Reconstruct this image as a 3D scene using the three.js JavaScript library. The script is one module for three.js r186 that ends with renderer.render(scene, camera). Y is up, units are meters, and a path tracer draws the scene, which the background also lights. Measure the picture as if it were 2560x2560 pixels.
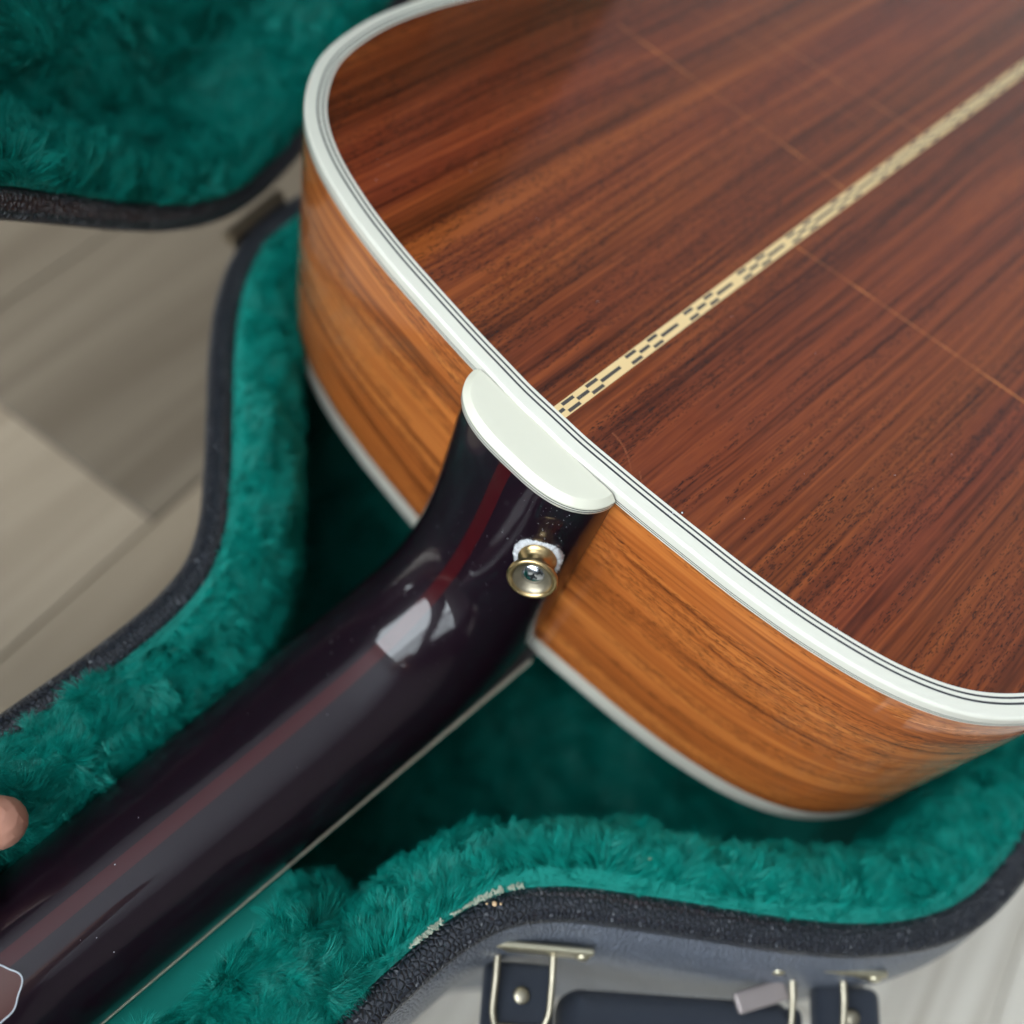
import * as THREE from 'three';
import { mergeGeometries, mergeVertices, toCreasedNormals } from 'three/addons/utils/BufferGeometryUtils.js';
import { RoundedBoxGeometry } from 'three/addons/geometries/RoundedBoxGeometry.js';
import { MarchingCubes } from 'three/addons/objects/MarchingCubes.js';
import { RectAreaLightUniformsLib } from 'three/addons/lights/RectAreaLightUniformsLib.js';

const K = 0.001;                       // millimetres to metres
const V = (x, y, z) => new THREE.Vector3(x * K, y * K, z * K);
const scene = new THREE.Scene();
scene.background = new THREE.Color(0, 0, 0);

// ---------------------------------------------------------------- camera
const camera = new THREE.PerspectiveCamera(54.1086, 1, 0.02, 20);
{
  const right = new THREE.Vector3(0.68867, 0.204259, 0.69571), down = new THREE.Vector3(-0.53974, -0.496286, 0.679986), fwd = new THREE.Vector3(0.484164, -0.843789, -0.23153);
  const m = new THREE.Matrix4().makeBasis(right, down.clone().negate(), fwd.clone().negate());
  camera.quaternion.setFromRotationMatrix(m);
  camera.position.copy(V(-139.492, 200.9, 68.13));
  camera.focus = 0.25;
  camera.userData.fStop = 4.2;
  camera.updateMatrixWorld(true);
}

// ---------------------------------------------------------------- light: daylight from one large window
const FLOOR = -225;
RectAreaLightUniformsLib.init();
const WIN = { c: [-1020, 1265, 60], w: 2600, h: 2250 };
const windowLight = new THREE.RectAreaLight(new THREE.Color(0.86, 0.94, 1.0), 4.05, WIN.w * K, WIN.h * K);
windowLight.position.copy(V(WIN.c[0] + 4, WIN.c[1], WIN.c[2]));
windowLight.lookAt(V(0, WIN.c[1], WIN.c[2]));
scene.add(windowLight);

const renderer = new THREE.WebGLRenderer({ antialias: true });
renderer.setSize(1024, 1024);
renderer.toneMapping = THREE.LinearToneMapping;
renderer.toneMappingExposure = 1.0;
renderer.shadowMap.enabled = true;

// ---------------------------------------------------------------- helpers
function rng(seed) { let a = seed >>> 0; return () => { a = (a + 0x6D2B79F5) | 0; let t = Math.imul(a ^ (a >>> 15), 1 | a); t = (t + Math.imul(t ^ (t >>> 7), 61 | t)) ^ t; return ((t ^ (t >>> 14)) >>> 0) / 4294967296; }; }
const hash = (x, y, s) => { let h = Math.imul(x, 374761393) + Math.imul(y, 668265263) + Math.imul(s, 982451653); h = Math.imul(h ^ (h >>> 13), 1274126177); return ((h ^ (h >>> 16)) >>> 0) / 4294967296; };
function noise(x, y, s = 0) {          // value noise, -1 .. 1
  const xi = Math.floor(x), yi = Math.floor(y), fx = x - xi, fy = y - yi, u = fx * fx * (3 - 2 * fx), v = fy * fy * (3 - 2 * fy);
  const a = hash(xi, yi, s), b = hash(xi + 1, yi, s), c = hash(xi, yi + 1, s), d = hash(xi + 1, yi + 1, s);
  return 2 * (a + (b - a) * u + (c - a) * v + (a - b - c + d) * u * v) - 1;
}
const clamp = (x, a = 0, b = 1) => Math.min(b, Math.max(a, x));
const smooth = (a, b, x) => { const t = clamp((x - a) / (b - a)); return t * t * (3 - 2 * t); };
const mix = (a, b, t) => a + (b - a) * t;
const mix3 = (a, b, t) => [mix(a[0], b[0], t), mix(a[1], b[1], t), mix(a[2], b[2], t)];
const enc = (c) => Math.round(255 * clamp(c <= 0.0031308 ? 12.92 * c : 1.055 * Math.pow(c, 1 / 2.4) - 0.055));
function lerpTable(pts, x, k = 1) {
  if (x <= pts[0][0]) return pts[0][k];
  for (let i = 1; i < pts.length; i++) if (x <= pts[i][0]) return mix(pts[i - 1][k], pts[i][k], (x - pts[i - 1][0]) / (pts[i][0] - pts[i - 1][0]));
  return pts[pts.length - 1][k];
}
function dataTex(w, h, f, srgb = true, wrap = THREE.RepeatWrapping) {     // f(i, j) -> [r, g, b] linear
  const d = new Uint8Array(w * h * 4);
  for (let j = 0; j < h; j++) for (let i = 0; i < w; i++) {
    const c = f(i, j), o = 4 * (j * w + i);
    for (let k = 0; k < 3; k++) d[o + k] = srgb ? enc(c[k]) : Math.round(255 * clamp(c[k]));
    d[o + 3] = 255;
  }
  const t = new THREE.DataTexture(d, w, h);
  if (srgb) t.colorSpace = THREE.SRGBColorSpace;
  t.wrapS = t.wrapT = wrap; t.magFilter = THREE.LinearFilter; t.minFilter = THREE.LinearMipmapLinearFilter; t.generateMipmaps = true; t.needsUpdate = true;
  return t;
}
const lin = (r, g, b) => new THREE.Color().setRGB(r, g, b);
const std = (r, g, b, o = {}) => new THREE.MeshStandardMaterial({ color: lin(r, g, b), roughness: 0.6, side: THREE.DoubleSide, ...o });
const phys = (r, g, b, o = {}) => new THREE.MeshPhysicalMaterial({ color: lin(r, g, b), roughness: 0.5, side: THREE.DoubleSide, ...o });
function mesh(name, geo, mat, parent = scene) {
  const m = new THREE.Mesh(geo, mat); m.name = name; m.castShadow = m.receiveShadow = true; parent.add(m); return m;
}
function group(name, parent = scene) { const g = new THREE.Group(); g.name = name; parent.add(g); return g; }
function tag(o, label, category, grp) { Object.assign(o.userData, { label, category }); if (grp) o.userData.group = grp; return o; }
function grid(rows, closed = false, uvs = null) {      // rows: array of arrays of Vector3 -> smooth indexed geometry
  const n = rows.length, m = rows[0].length, pos = new Float32Array(n * m * 3), uv = new Float32Array(n * m * 2), idx = [];
  for (let i = 0; i < n; i++) for (let j = 0; j < m; j++) {
    const p = rows[i][j], o = i * m + j; pos[3 * o] = p.x; pos[3 * o + 1] = p.y; pos[3 * o + 2] = p.z;
    if (uvs) { uv[2 * o] = uvs[i][j][0]; uv[2 * o + 1] = uvs[i][j][1]; }
  }
  for (let i = 0; i < n - (closed ? 0 : 1); i++) for (let j = 0; j < m - 1; j++) {
    const a = i * m + j, b = ((i + 1) % n) * m + j; idx.push(a, b, a + 1, b, b + 1, a + 1);
  }
  const g = new THREE.BufferGeometry();
  g.setAttribute('position', new THREE.BufferAttribute(pos, 3)); g.setAttribute('uv', new THREE.BufferAttribute(uv, 2)); g.setIndex(idx); g.computeVertexNormals();
  return g;
}
function curve2(pts, n) {                               // smooth 2D curve through points, n samples of equal arc length
  const c = new THREE.CatmullRomCurve3(pts.map(([a, b]) => new THREE.Vector3(a, 0, b)), false, 'centripetal');
  c.arcLengthDivisions = 2000;
  return c.getSpacedPoints(n - 1).map((p) => [p.x, p.z]);
}
function withNormals(pts, side, closed = false) {                 // adds inward normals: side +1 or -1
  const n = pts.length; let s = 0;
  return pts.map(([x, z], i) => {
    const a = pts[closed ? (i - 1 + n) % n : Math.max(0, i - 1)], b = pts[closed ? (i + 1) % n : Math.min(n - 1, i + 1)];
    const tx = b[0] - a[0], tz = b[1] - a[1], l = Math.hypot(tx, tz) || 1;
    if (i) s += Math.hypot(x - pts[i - 1][0], z - pts[i - 1][1]);
    return { x, z, nx: tz / l * side, nz: -tx / l * side, s };
  });
}
// sweep a profile [[offset inward, y], ...] along an outline
function sweep(out, profile, closed = false, yShift = () => 0) {
  let t = 0; const ts = profile.map((p, i) => (i ? (t += Math.hypot(p[0] - profile[i - 1][0], p[1] - profile[i - 1][1])) : 0));
  const rows = out.map((o) => profile.map(([d, y]) => V(o.x + o.nx * d, y + yShift(o.x, o), o.z + o.nz * d)));
  const uvs = out.map((o) => profile.map((p, j) => [o.s * K, ts[j] * K]));
  return grid(rows, closed, uvs);
}
function boxGeo(w, h, d, r, seg = 2) { return new RoundedBoxGeometry(w * K, h * K, d * K, seg, r * K); }

// ---------------------------------------------------------------- textures
const rT = rng(77);
function woodCanvas(W, H, mmW, mmH, base, pores, lines) {
  const buf = new Float32Array(W * H * 3);
  for (let j = 0; j < H; j++) for (let i = 0; i < W; i++) {
    const c = base(i / W * mmW, j / H * mmH), o = 3 * (j * W + i); buf[o] = c[0]; buf[o + 1] = c[1]; buf[o + 2] = c[2];
  }
  const blend = (x, y, k, col) => { const i = Math.floor(x), j = Math.floor(y); if (i < 0 || j < 0 || i >= W || j >= H) return; const o = 3 * (j * W + i); for (let q = 0; q < 3; q++) buf[o + q] = mix(buf[o + q], col[q], k); };
  pores((x, y, len, k, col, wob) => {                                  // a short dash along u
    const px = W / mmW, py = H / mmH, n = Math.max(1, Math.round(len * px));
    for (let q = 0; q < n; q++) { const f = q / n, yy = (y + wob * Math.sin(f * 5 + x)) * py, e = Math.min(1, 4 * f, 4 * (1 - f)) * k, fr = yy - Math.floor(yy); blend(x * px + q, yy, e * (1 - fr), col); blend(x * px + q, yy + 1, e * fr, col); }
  });
  for (const [x0, y0, x1, y1, k, col, bow] of lines) {
    const px = W / mmW, py = H / mmH, n = Math.ceil(Math.hypot((x1 - x0) * px, (y1 - y0) * py) * 1.2);
    for (let q = 0; q <= n; q++) { const f = q / n, kk = k * (0.55 + 0.45 * noise(f * 14, x0 + y0, 5)); const X = (mix(x0, x1, f) + (bow || 0) * Math.sin(Math.PI * f)) * px, Y = mix(y0, y1, f) * py; blend(X, Y, kk, col); blend(X + 1, Y, kk * 0.9, col); blend(X + 2, Y, kk * 0.3, col); }
  }
  return dataTex(W, H, (i, j) => { const o = 3 * (j * W + i); return [buf[o], buf[o + 1], buf[o + 2]]; }, true, THREE.ClampToEdgeWrapping);
}
// back: u = x from -5 to 515 mm, v = z from -205 to 205 mm
const BACKX = [-5, 520], BACKZ = [-205, 410];
const backTex = woodCanvas(2048, 2048, BACKX[1], BACKZ[1], (u, v) => {
  const x = u + BACKX[0], z = v + BACKZ[0];
  const w = z + 1.5 * noise(x / 120, z / 40, 1) + 0.5 * noise(x / 40, z / 12, 2) + 0.13 * noise(x / 11, z / 2.5, 10) + 0.018 * x * noise(z / 40, 0, 9);
  let t = 0.47 + 0.10 * noise(w / 12, x / 500, 3) + 0.14 * noise(w / 4.4, x / 300, 4) + 0.20 * noise(w / 1.9, x / 160, 6) + 0.24 * noise(w / 0.95, x / 90, 7) + 0.20 * noise(w / 0.5, x / 26, 8) + 0.08 * noise(w / 0.4, x / 4, 18);
  t += 0.42 * Math.exp(-Math.pow((w + 62) / 3.0, 2)) + 0.14 * Math.exp(-Math.pow((w - 52) / 6, 2)) - 0.22 * Math.exp(-Math.pow((w + 118) / 9, 2));
  const dark = [0.040, 0.0076, 0.0030], mid = [0.136, 0.0275, 0.0085], lite = [0.235, 0.054, 0.0135];
  t = clamp(t); const c = t < 0.5 ? mix3(dark, mid, t * 2) : mix3(mid, lite, t * 2 - 1);
  const red = 0.5 + 0.5 * noise(w / 17, x / 300, 12);
  return [c[0], c[1] * mix(1.12, 0.88, red), c[2] * mix(0.9, 1.15, red)];
}, (dash) => {
  for (let q = 0; q < 130000; q++) {
    const x = rT() * 330, z = rT() * 410, d = noise(z / 7, x / 90, 15) + noise(z / 2.5, x / 40, 16);
    if (d < -0.15) continue;
    dash(x, z, 0.5 + 3.4 * rT() * rT(), 0.4 + 0.55 * rT(), [0.012, 0.0045, 0.004], 0.04);
  }
}, [
  [116, 208, 127, 290, 0.95, [0.55, 0.19, 0.05]], [127, 290, 129, 312, 0.7, [0.42, 0.14, 0.045]],
  [148, 105, 152, 202, 0.9, [0.55, 0.19, 0.05]], [192, 120, 202, 202, 0.8, [0.42, 0.14, 0.045]], [181, 110, 186, 190, 0.35, [0.42, 0.14, 0.045]], [205, 125, 214, 202, 0.3, [0.42, 0.14, 0.045]],
  [12, 230, 18, 218, 0.35, [0.32, 0.1, 0.04], 1.5], [10, 236, 15, 230, 0.3, [0.32, 0.1, 0.04]],
].map((l) => l));
function sideTex(seed, bold, scratches) {
  const r = rng(seed);
  return woodCanvas(1536, 448, 330, 104, (u, v) => {
    const w = v + 3.5 * noise(u / 100, v / 45, seed) + 0.9 * noise(u / 36, v / 14, seed + 1) + 0.05 * u * (seed % 2 ? 1 : -0.4);
    let t = 0.62 + 0.10 * noise(w / 12, u / 300, seed + 2) + 0.15 * noise(w / 4, u / 200, seed + 3) + 0.18 * noise(w / 1.6, u / 80, seed + 4) + 0.18 * noise(w / 0.7, u / 25, seed + 5);
    t -= bold * (Math.pow(clamp(1 - Math.abs(noise(w / 6.5, u / 400, seed + 6)) * 6), 1.3) * 0.7 + 0.9 * Math.pow(clamp(1 - Math.abs(noise(w / 3.1, u / 260, seed + 9)) * 6), 1.3));
    t = clamp(t); const dark = [0.10, 0.024, 0.007], mid = [0.40, 0.108, 0.022], lite = [0.62, 0.205, 0.046];
    return t < 0.5 ? mix3(dark, mid, t * 2) : mix3(mid, lite, t * 2 - 1);
  }, (dash) => { for (let q = 0; q < 32000; q++) { const x = r() * 330, y = r() * 104; if (noise(y / 5, x / 80, seed + 8) < -0.1) continue; dash(x, y, 1 + 6 * r() * r(), 0.25 + 0.4 * r(), [0.05, 0.014, 0.005], 0.06); } }, scratches);
}
const sideL = sideTex(31, 0.36, []);
const sc = [0.85, 0.36, 0.14];
const sideR = sideTex(44, 0.24, [[112, 12, 131, 9, 0.8, sc], [131, 13, 144, 17, 0.6, sc], [134, 14, 165, 12, 0.8, sc], [138, 17, 170, 15, 0.8, sc], [141, 21, 176, 17, 0.6, sc], [146, 25, 160, 20, 0.5, sc], [135, 20, 150, 16, 0.6, sc], [150, 29, 172, 21, 0.5, sc]]);
// vinyl leatherette: 512 px = 40 mm
const vinylBump = dataTex(512, 512, (i, j) => {
  const x = i / 512 * 40, y = j / 512 * 40;
  let best = 9, second = 9; const cx = Math.floor(x / 1.6), cy = Math.floor(y / 1.6);
  for (let a = -1; a <= 1; a++) for (let b = -1; b <= 1; b++) {
    const gx = ((cx + a) % 25 + 25) % 25, gy = ((cy + b) % 25 + 25) % 25, qx = (cx + a + hash(gx, gy, 3)) * 1.6, qy = (cy + b + hash(gx, gy, 4)) * 1.6, d = Math.hypot((x - qx) * 1.0, (y - qy) * 0.75);
    if (d < best) { second = best; best = d; } else if (d < second) second = d;
  }
  const v = clamp((second - best) / 0.7); return [v, v, v];
}, false);
const floorTexes = [1, 2, 3].map((s) => dataTex(512, 256, (i, j) => {
  const u = i / 512 * 8, v = j / 256 * 8;
  const w = v + 0.5 * noise(u * 0.8, v * 0.7, s * 7);
  const t = clamp(0.5 + 0.3 * noise(w * 1.2, u * 0.25, s * 11) + 0.22 * noise(w * 3.5, u * 0.5, s * 13) + 0.12 * noise(w * 11, u * 1.5, s * 17));
  return mix3([0.46, 0.395, 0.315], [0.76, 0.69, 0.585], t);
}));

// ---------------------------------------------------------------- materials
const MAT = {
  back: phys(1, 1, 1, { map: backTex, roughness: 0.42, clearcoat: 1, clearcoatRoughness: 0.03, specularIntensity: 0.08 }),
  sideL: phys(1, 1, 1, { map: sideL, roughness: 0.45, clearcoat: 1, clearcoatRoughness: 0.05, specularIntensity: 0.25 }),
  sideR: phys(1, 1, 1, { map: sideR, roughness: 0.45, clearcoat: 1, clearcoatRoughness: 0.05, specularIntensity: 0.25 }),
  cream: phys(0.69, 0.67, 0.58, { roughness: 0.32, clearcoat: 0.7, clearcoatRoughness: 0.06 }),
  cap: phys(0.63, 0.61, 0.50, { roughness: 0.36, clearcoat: 0.6, clearcoatRoughness: 0.08 }),
  line: phys(0.02, 0.021, 0.028, { roughness: 0.35, clearcoat: 1, clearcoatRoughness: 0.05 }),
  thinLine: phys(0.035, 0.045, 0.045, { roughness: 0.4 }),
  maple: phys(0.68, 0.49, 0.24, { roughness: 0.45, clearcoat: 1, clearcoatRoughness: 0.04, specularIntensity: 0.3 }),
  ebonyInlay: phys(0.045, 0.038, 0.034, { roughness: 0.5, clearcoat: 1, clearcoatRoughness: 0.04 }),
  neck: phys(0.009, 0.0036, 0.0075, { roughness: 0.3, clearcoat: 1, clearcoatRoughness: 0.03, specularIntensity: 0.3 }),
  stripe: phys(0.040, 0.0030, 0.0052, { roughness: 0.3, clearcoat: 1, clearcoatRoughness: 0.03, specularIntensity: 0.3 }),
  ebony: phys(0.012, 0.011, 0.012, { roughness: 0.35 }),
  spruce: std(0.55, 0.38, 0.2, { roughness: 0.4 }),
  brass: phys(0.50, 0.36, 0.18, { metalness: 1, roughness: 0.3 }),
  brassDull: phys(0.46, 0.41, 0.31, { metalness: 1, roughness: 0.38 }),
  steel: phys(0.62, 0.65, 0.68, { metalness: 1, roughness: 0.16 }),
  felt: std(0.72, 0.74, 0.76, { roughness: 1 }),
  vinyl: phys(0.016, 0.019, 0.028, { roughness: 0.38, bumpMap: vinylBump, bumpScale: 0.0011, clearcoat: 0.5, clearcoatRoughness: 0.22 }),
  shell: phys(0.125, 0.140, 0.175, { roughness: 0.5, bumpMap: vinylBump, bumpScale: 0.0006, clearcoat: 0.4, clearcoatRoughness: 0.25 }),
  leather: phys(0.062, 0.074, 0.102, { roughness: 0.42, bumpMap: vinylBump, bumpScale: 0.0003 }),
  plush: std(0.002, 0.20, 0.160, { roughness: 1 }),
  fur: phys(1, 1, 1, { roughness: 0.42, specularIntensity: 0.4, sheen: 0.0, sheenColor: lin(0.1, 0.5, 0.45), sheenRoughness: 0.5 }),
  hinge: phys(0.2, 0.16, 0.11, { metalness: 0.7, roughness: 0.5 }),
  gilt: phys(0.72, 0.66, 0.48, { metalness: 1, roughness: 0.35 }),
  skin: phys(0.50, 0.24, 0.17, { roughness: 0.5 }),
  wall: std(0.47, 0.485, 0.51, { roughness: 0.95 }), wallMid: std(0.14, 0.137, 0.13, { roughness: 0.95 }), wallDark: std(0.10, 0.095, 0.09, { roughness: 0.95 }),
};
for (const t of [MAT.vinyl, MAT.leather, MAT.shell]) { t.bumpMap.repeat.set(25, 25); }

// ================================================================ room seen only as light and as reflections
const RX = [-1020, 2300], RZ = [-3000, 2100], RY = [FLOOR, 2700];
function slab(name, x0, x1, y0, y1, z0, z1, mat, parent = scene) {
  const g = new THREE.BoxGeometry((x1 - x0) * K, (y1 - y0) * K, (z1 - z0) * K); g.translate((x0 + x1) / 2 * K, (y0 + y1) / 2 * K, (z0 + z1) / 2 * K);
  return mesh(name, g, mat, parent);
}
const structure = (o) => { o.userData.kind = 'structure'; return o; };
structure(slab('ceiling', RX[0] - 120, RX[1] + 120, RY[1], RY[1] + 120, RZ[0] - 120, RZ[1] + 120, MAT.wall));
structure(slab('wall_far', RX[1], RX[1] + 120, RY[0], RY[1], RZ[0], RZ[1], std(0.38, 0.375, 0.37, { roughness: 0.95 })));
structure(slab('wall_left', RX[0], RX[1], RY[0], RY[1], RZ[0] - 120, RZ[0], MAT.wallDark));
structure(slab('wall_right', RX[0], RX[1], RY[0], RY[1], RZ[1], RZ[1] + 120, MAT.wallMid));
{
  const w = structure(group('wall_window')), [cx, cy, cz] = WIN.c, hw = WIN.w / 2, hh = WIN.h / 2, X0 = RX[0] - 120, X1 = RX[0];
  slab('wall_panel', X0, X1, RY[0], cy - hh, RZ[0], RZ[1], MAT.wall, w); slab('wall_panel', X0, X1, cy + hh, RY[1], RZ[0], RZ[1], MAT.wall, w);
  slab('wall_panel', X0, X1, cy - hh, cy + hh, RZ[0], cz - hw, MAT.wall, w); slab('wall_panel', X0, X1, cy - hh, cy + hh, cz + hw, RZ[1], MAT.wall, w);
  const win = tag(group('window'), 'bright window with vertical blind slats in the wall behind the camera', 'window');
  const white = std(0.8, 0.8, 0.78, { roughness: 0.5 });
  const pane = slab('pane', cx - 60, cx - 4, cy - hh, cy + hh, cz - hw, cz + hw, std(0.8, 0.85, 0.9, { emissive: lin(0.86, 0.94, 1.0), emissiveIntensity: 4.05 }), win);
  pane.castShadow = false;
  for (let k = 0; k < 5; k++) { const g = new THREE.BoxGeometry(5 * K, (2 * hh - 60) * K, 56 * K); g.rotateY(0.75); g.translate((cx + 100) * K, cy * K, (cz + 330 + k * 105) * K); mesh('blind_slat', g, white, win); }
  for (const z of [cz - hw, cz + hw * 0.2, cz + hw]) slab('frame_post', cx + 10, cx + 60, cy - hh, cy + hh, z - 28, z + 28, white, win);
  for (const y of [cy - hh, cy + hh]) slab('frame_rail', cx + 12, cx + 58, y - 28, y + 28, cz - hw, cz + hw, white, win);
}

// ================================================================ floor of wide grey-brown boards
{
  const floor = structure(group('floor')), D = [0.984, -0.178], Q = [0.178, 0.984];
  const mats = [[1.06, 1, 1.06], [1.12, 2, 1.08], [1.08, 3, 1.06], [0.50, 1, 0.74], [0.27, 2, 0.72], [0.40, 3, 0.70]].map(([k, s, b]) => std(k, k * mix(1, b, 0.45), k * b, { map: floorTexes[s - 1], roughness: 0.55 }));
  const plank = (a0, a1, b0, b1, mat, y = FLOOR) => {                 // a along the boards, b across
    const g = boxGeo(a1 - a0 - 0.8, 14, b1 - b0 - 0.8, 0.8, 1); g.applyMatrix4(new THREE.Matrix4().makeRotationY(Math.atan2(0.178, 0.984)));
    const p = [(a0 + a1) / 2 * D[0] + (b0 + b1) / 2 * Q[0], (a0 + a1) / 2 * D[1] + (b0 + b1) / 2 * Q[1]]; g.translate(p[0] * K, (y - 7) * K, p[1] * K);
    return mesh('plank', g, mat, floor);
  };
  // the joint seen at the left: board end at a = -4, long edge at b = -154
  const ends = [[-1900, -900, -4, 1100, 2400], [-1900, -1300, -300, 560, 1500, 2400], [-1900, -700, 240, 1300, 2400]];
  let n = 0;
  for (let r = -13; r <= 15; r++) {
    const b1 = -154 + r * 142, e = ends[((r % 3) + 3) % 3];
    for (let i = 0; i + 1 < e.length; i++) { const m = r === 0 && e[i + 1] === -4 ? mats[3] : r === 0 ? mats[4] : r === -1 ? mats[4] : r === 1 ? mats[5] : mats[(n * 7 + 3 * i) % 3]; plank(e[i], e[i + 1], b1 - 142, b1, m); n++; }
  }
  structure(slab('subfloor', RX[0] - 120, RX[1] + 120, FLOOR - 120, FLOOR - 15, RZ[0] - 120, RZ[1] + 120, std(0.1, 0.08, 0.07)));
}

// ================================================================ guitar
const H = 100.6, HB = 4.6, HL = 9, D6 = 6.6;
const half = [[0, 0], [0, 10], [0.6, 20.1], [1.3, 30.5], [2.8, 47], [4.8, 65.1], [8.5, 85.3], [14.7, 105.6], [22.7, 120.4], [33.2, 131.3], [45.9, 139.3], [67.7, 144.6], [89.8, 144.8], [111.1, 142], [145, 136.8], [190, 134], [230, 139], [280, 160], [330, 184], [380, 196.5], [430, 190], [470, 166], [495, 122], [505, 62], [507, 0]];
const NH = 420, hp = curve2(half, NH);
const outR = withNormals(hp, 1), outL = withNormals(hp.map(([x, z]) => [x, -z]), -1);
outR[0].nx = outL[0].nx = 1; outR[0].nz = outL[0].nz = 0; outR[NH - 1].nx = outL[NH - 1].nx = -1; outR[NH - 1].nz = outL[NH - 1].nz = 0;
const outline = [...outR, ...outL.slice(1, -1).reverse().map((o) => ({ ...o, s: 2 * outR[NH - 1].s - o.s }))];
const arch = (x) => 1.6 * smooth(0, 130, x) * (1 - 0.3 * smooth(300, 507, x));
const guitar = tag(group('acoustic_guitar'), 'glossy acoustic guitar lying face down, brown rosewood back with cream binding', 'guitar');
{
  const S = 2.15;
  for (const [o, sg] of [[outR, 1], [outL, -1]]) {
    const rows = [], uvs = [];
    for (const q of o) {
      const x = q.x + q.nx * D6, z = (q.z + q.nz * D6) * sg; if (z < S + 0.05) continue;
      const r = [], u = [];
      for (let k = 0; k <= 26; k++) { const f = k / 26, zz = mix(S, z, f); r.push(V(x, arch(x) * (1 - Math.pow(zz / Math.max(z, 40), 2)), sg * zz)); u.push([(x - BACKX[0]) / BACKX[1], (sg * zz - BACKZ[0]) / BACKZ[1]]); }
      rows.push(r); uvs.push(u);
    }
    mesh('back_panel', grid(rows, false, uvs), MAT.back, guitar);
  }
  // centre strip with its chequered inlay
  const strip = mesh('centre_strip', (() => { const rows = []; for (let x = 6.5; x <= 500; x += 4) rows.push([V(x, arch(x) - 1, -S), V(x, arch(x) + 0.02, -S), V(x, arch(x) + 0.02, S), V(x, arch(x) - 1, S)]); return toCreasedNormals(grid(rows), 0.6); })(), MAT.maple, guitar);
  const piece = (x, z, l) => { const g = new THREE.BoxGeometry(l * K, 0.5 * K, 1.02 * K); g.translate(x * K, (arch(x) - 0.2) * K, z * K); mesh('inlay_piece', g, MAT.ebonyInlay, strip); };
  const per = 25.63, c = 4.5;
  for (let k = 0; k < 19; k++) {
    const x0 = 15.756 + k * per;
    for (const z of [-1.25, 1.25]) { piece(x0 - 4.7, z, c); piece(x0 + 4.7, z, c); }
    piece(x0, 0, c); piece(x0 + per / 2, 0, per - 14.4);
  }
  { const g = new THREE.BoxGeometry(1.8 * K, 0.5 * K, 1.02 * K); g.translate(7.5 * K, -0.2 * K, 0); mesh('inlay_piece', g, MAT.ebonyInlay, strip); }
  // binding: cream outside, black-white-black purfling inside
  const all = (name, prof, mat, ys) => mesh(name, sweep(outline, prof, true, ys), mat, guitar);
  const arc = []; for (let k = 0; k <= 5; k++) { const a = k / 5 * Math.PI / 2; arc.push([0.9 - 0.9 * Math.cos(a), -0.9 + 0.9 * Math.sin(a)]); }
  all('binding', [[0, -HB + 1.5], ...arc, [3.7, 0]], MAT.cream);
  all('purfling_line', [[3.7, 0], [4.3, 0]], MAT.line);
  all('purfling', [[4.3, 0], [5.2, 0]], MAT.cream);
  all('purfling_line', [[5.2, 0], [5.75, 0]], MAT.line);
  all('purfling', [[5.75, 0], [6.6, 0]], MAT.cream);
  all('side_purfling_line', [[0, -HB + 1.2], [0, -HB + 1.5]], MAT.thinLine);
  all('side_purfling', [[0, -HB + 0.8], [0, -HB + 1.2]], MAT.cream);
  all('side_purfling_line', [[0, -HB + 0.5], [0, -HB + 0.8]], MAT.thinLine);
  all('side_purfling', [[0, -HB], [0, -HB + 0.5]], MAT.cream);
  const bow = (x) => -H;
  for (const [o, mat] of [[outR, MAT.sideR], [outL, MAT.sideL]]) {
    const rows = [], uvs = [];
    for (const q of o) { const r = [], u = []; for (let k = 0; k <= 10; k++) { const y = mix(-HB, -H + HL, k / 10); r.push(V(q.x + q.nx * 0.05, y, q.z + q.nz * 0.05)); u.push([q.s / 330, -y / 104]); } rows.push(r); uvs.push(u); }
    mesh('side_panel', grid(rows, false, uvs), mat, guitar);
  }
  all('soundboard_binding', [[0.03, -H + HL], [0, -H + HL - 0.1], [0, -H + 0.8], [0.8, -H], [4, -H]], MAT.cream);
  { const sh = new THREE.Shape(); outline.forEach((q, i) => { const x = (q.x + q.nx * 4) * K, z = (q.z + q.nz * 4) * K; i ? sh.lineTo(x, -z) : sh.moveTo(x, -z); }); const g = new THREE.ShapeGeometry(sh); g.rotateX(-Math.PI / 2); g.translate(0, -H * K, 0); mesh('soundboard', g, MAT.spruce, guitar); }
}
// neck and heel: one fan-shaped sweep, dark sides with a red centre stripe
const ZC = 1.2, CAPH = 5.2;
const ridge = [[-420, -79], [-250, -79], [-160, -79], [-123, -78.4], [-100, -78], [-75, -77.2], [-58, -75.6], [-44, -71.8], [-33, -65.2], [-25, -57], [-19.8, -47.5], [-16.8, -36.5], [-15, -25], [-14, -13], [-13, -CAPH]];
const edgeC = [[-420, -99], [-250, -99], [-160, -99], [-123, -99], [-95, -99], [-66, -99], [-44, -98.6], [-25, -96.5], [-12, -91.5], [-4.5, -83], [-1, -70], [1, -52], [1, -35], [1, -18], [1.5, -CAPH]];
const halfW = [[0, 20], [1, 23.2 - 2], [2, 23.4], [3, 24.4], [4, 25.2], [5, 26], [6, 26.5], [7, 26.6], [8, 26.2], [9, 25.6], [10, 25.2], [11, 25], [12, 25], [13, 25], [14, 25]];
const NS = 220;
const ridgeC = new THREE.CatmullRomCurve3(ridge.map(([x, y]) => new THREE.Vector3(x, y, 0)), false, 'catmullrom', 0.5), edgeCurve = new THREE.CatmullRomCurve3(edgeC.map(([x, y]) => new THREE.Vector3(x, y, 0)), false, 'catmullrom', 0.5);
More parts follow.
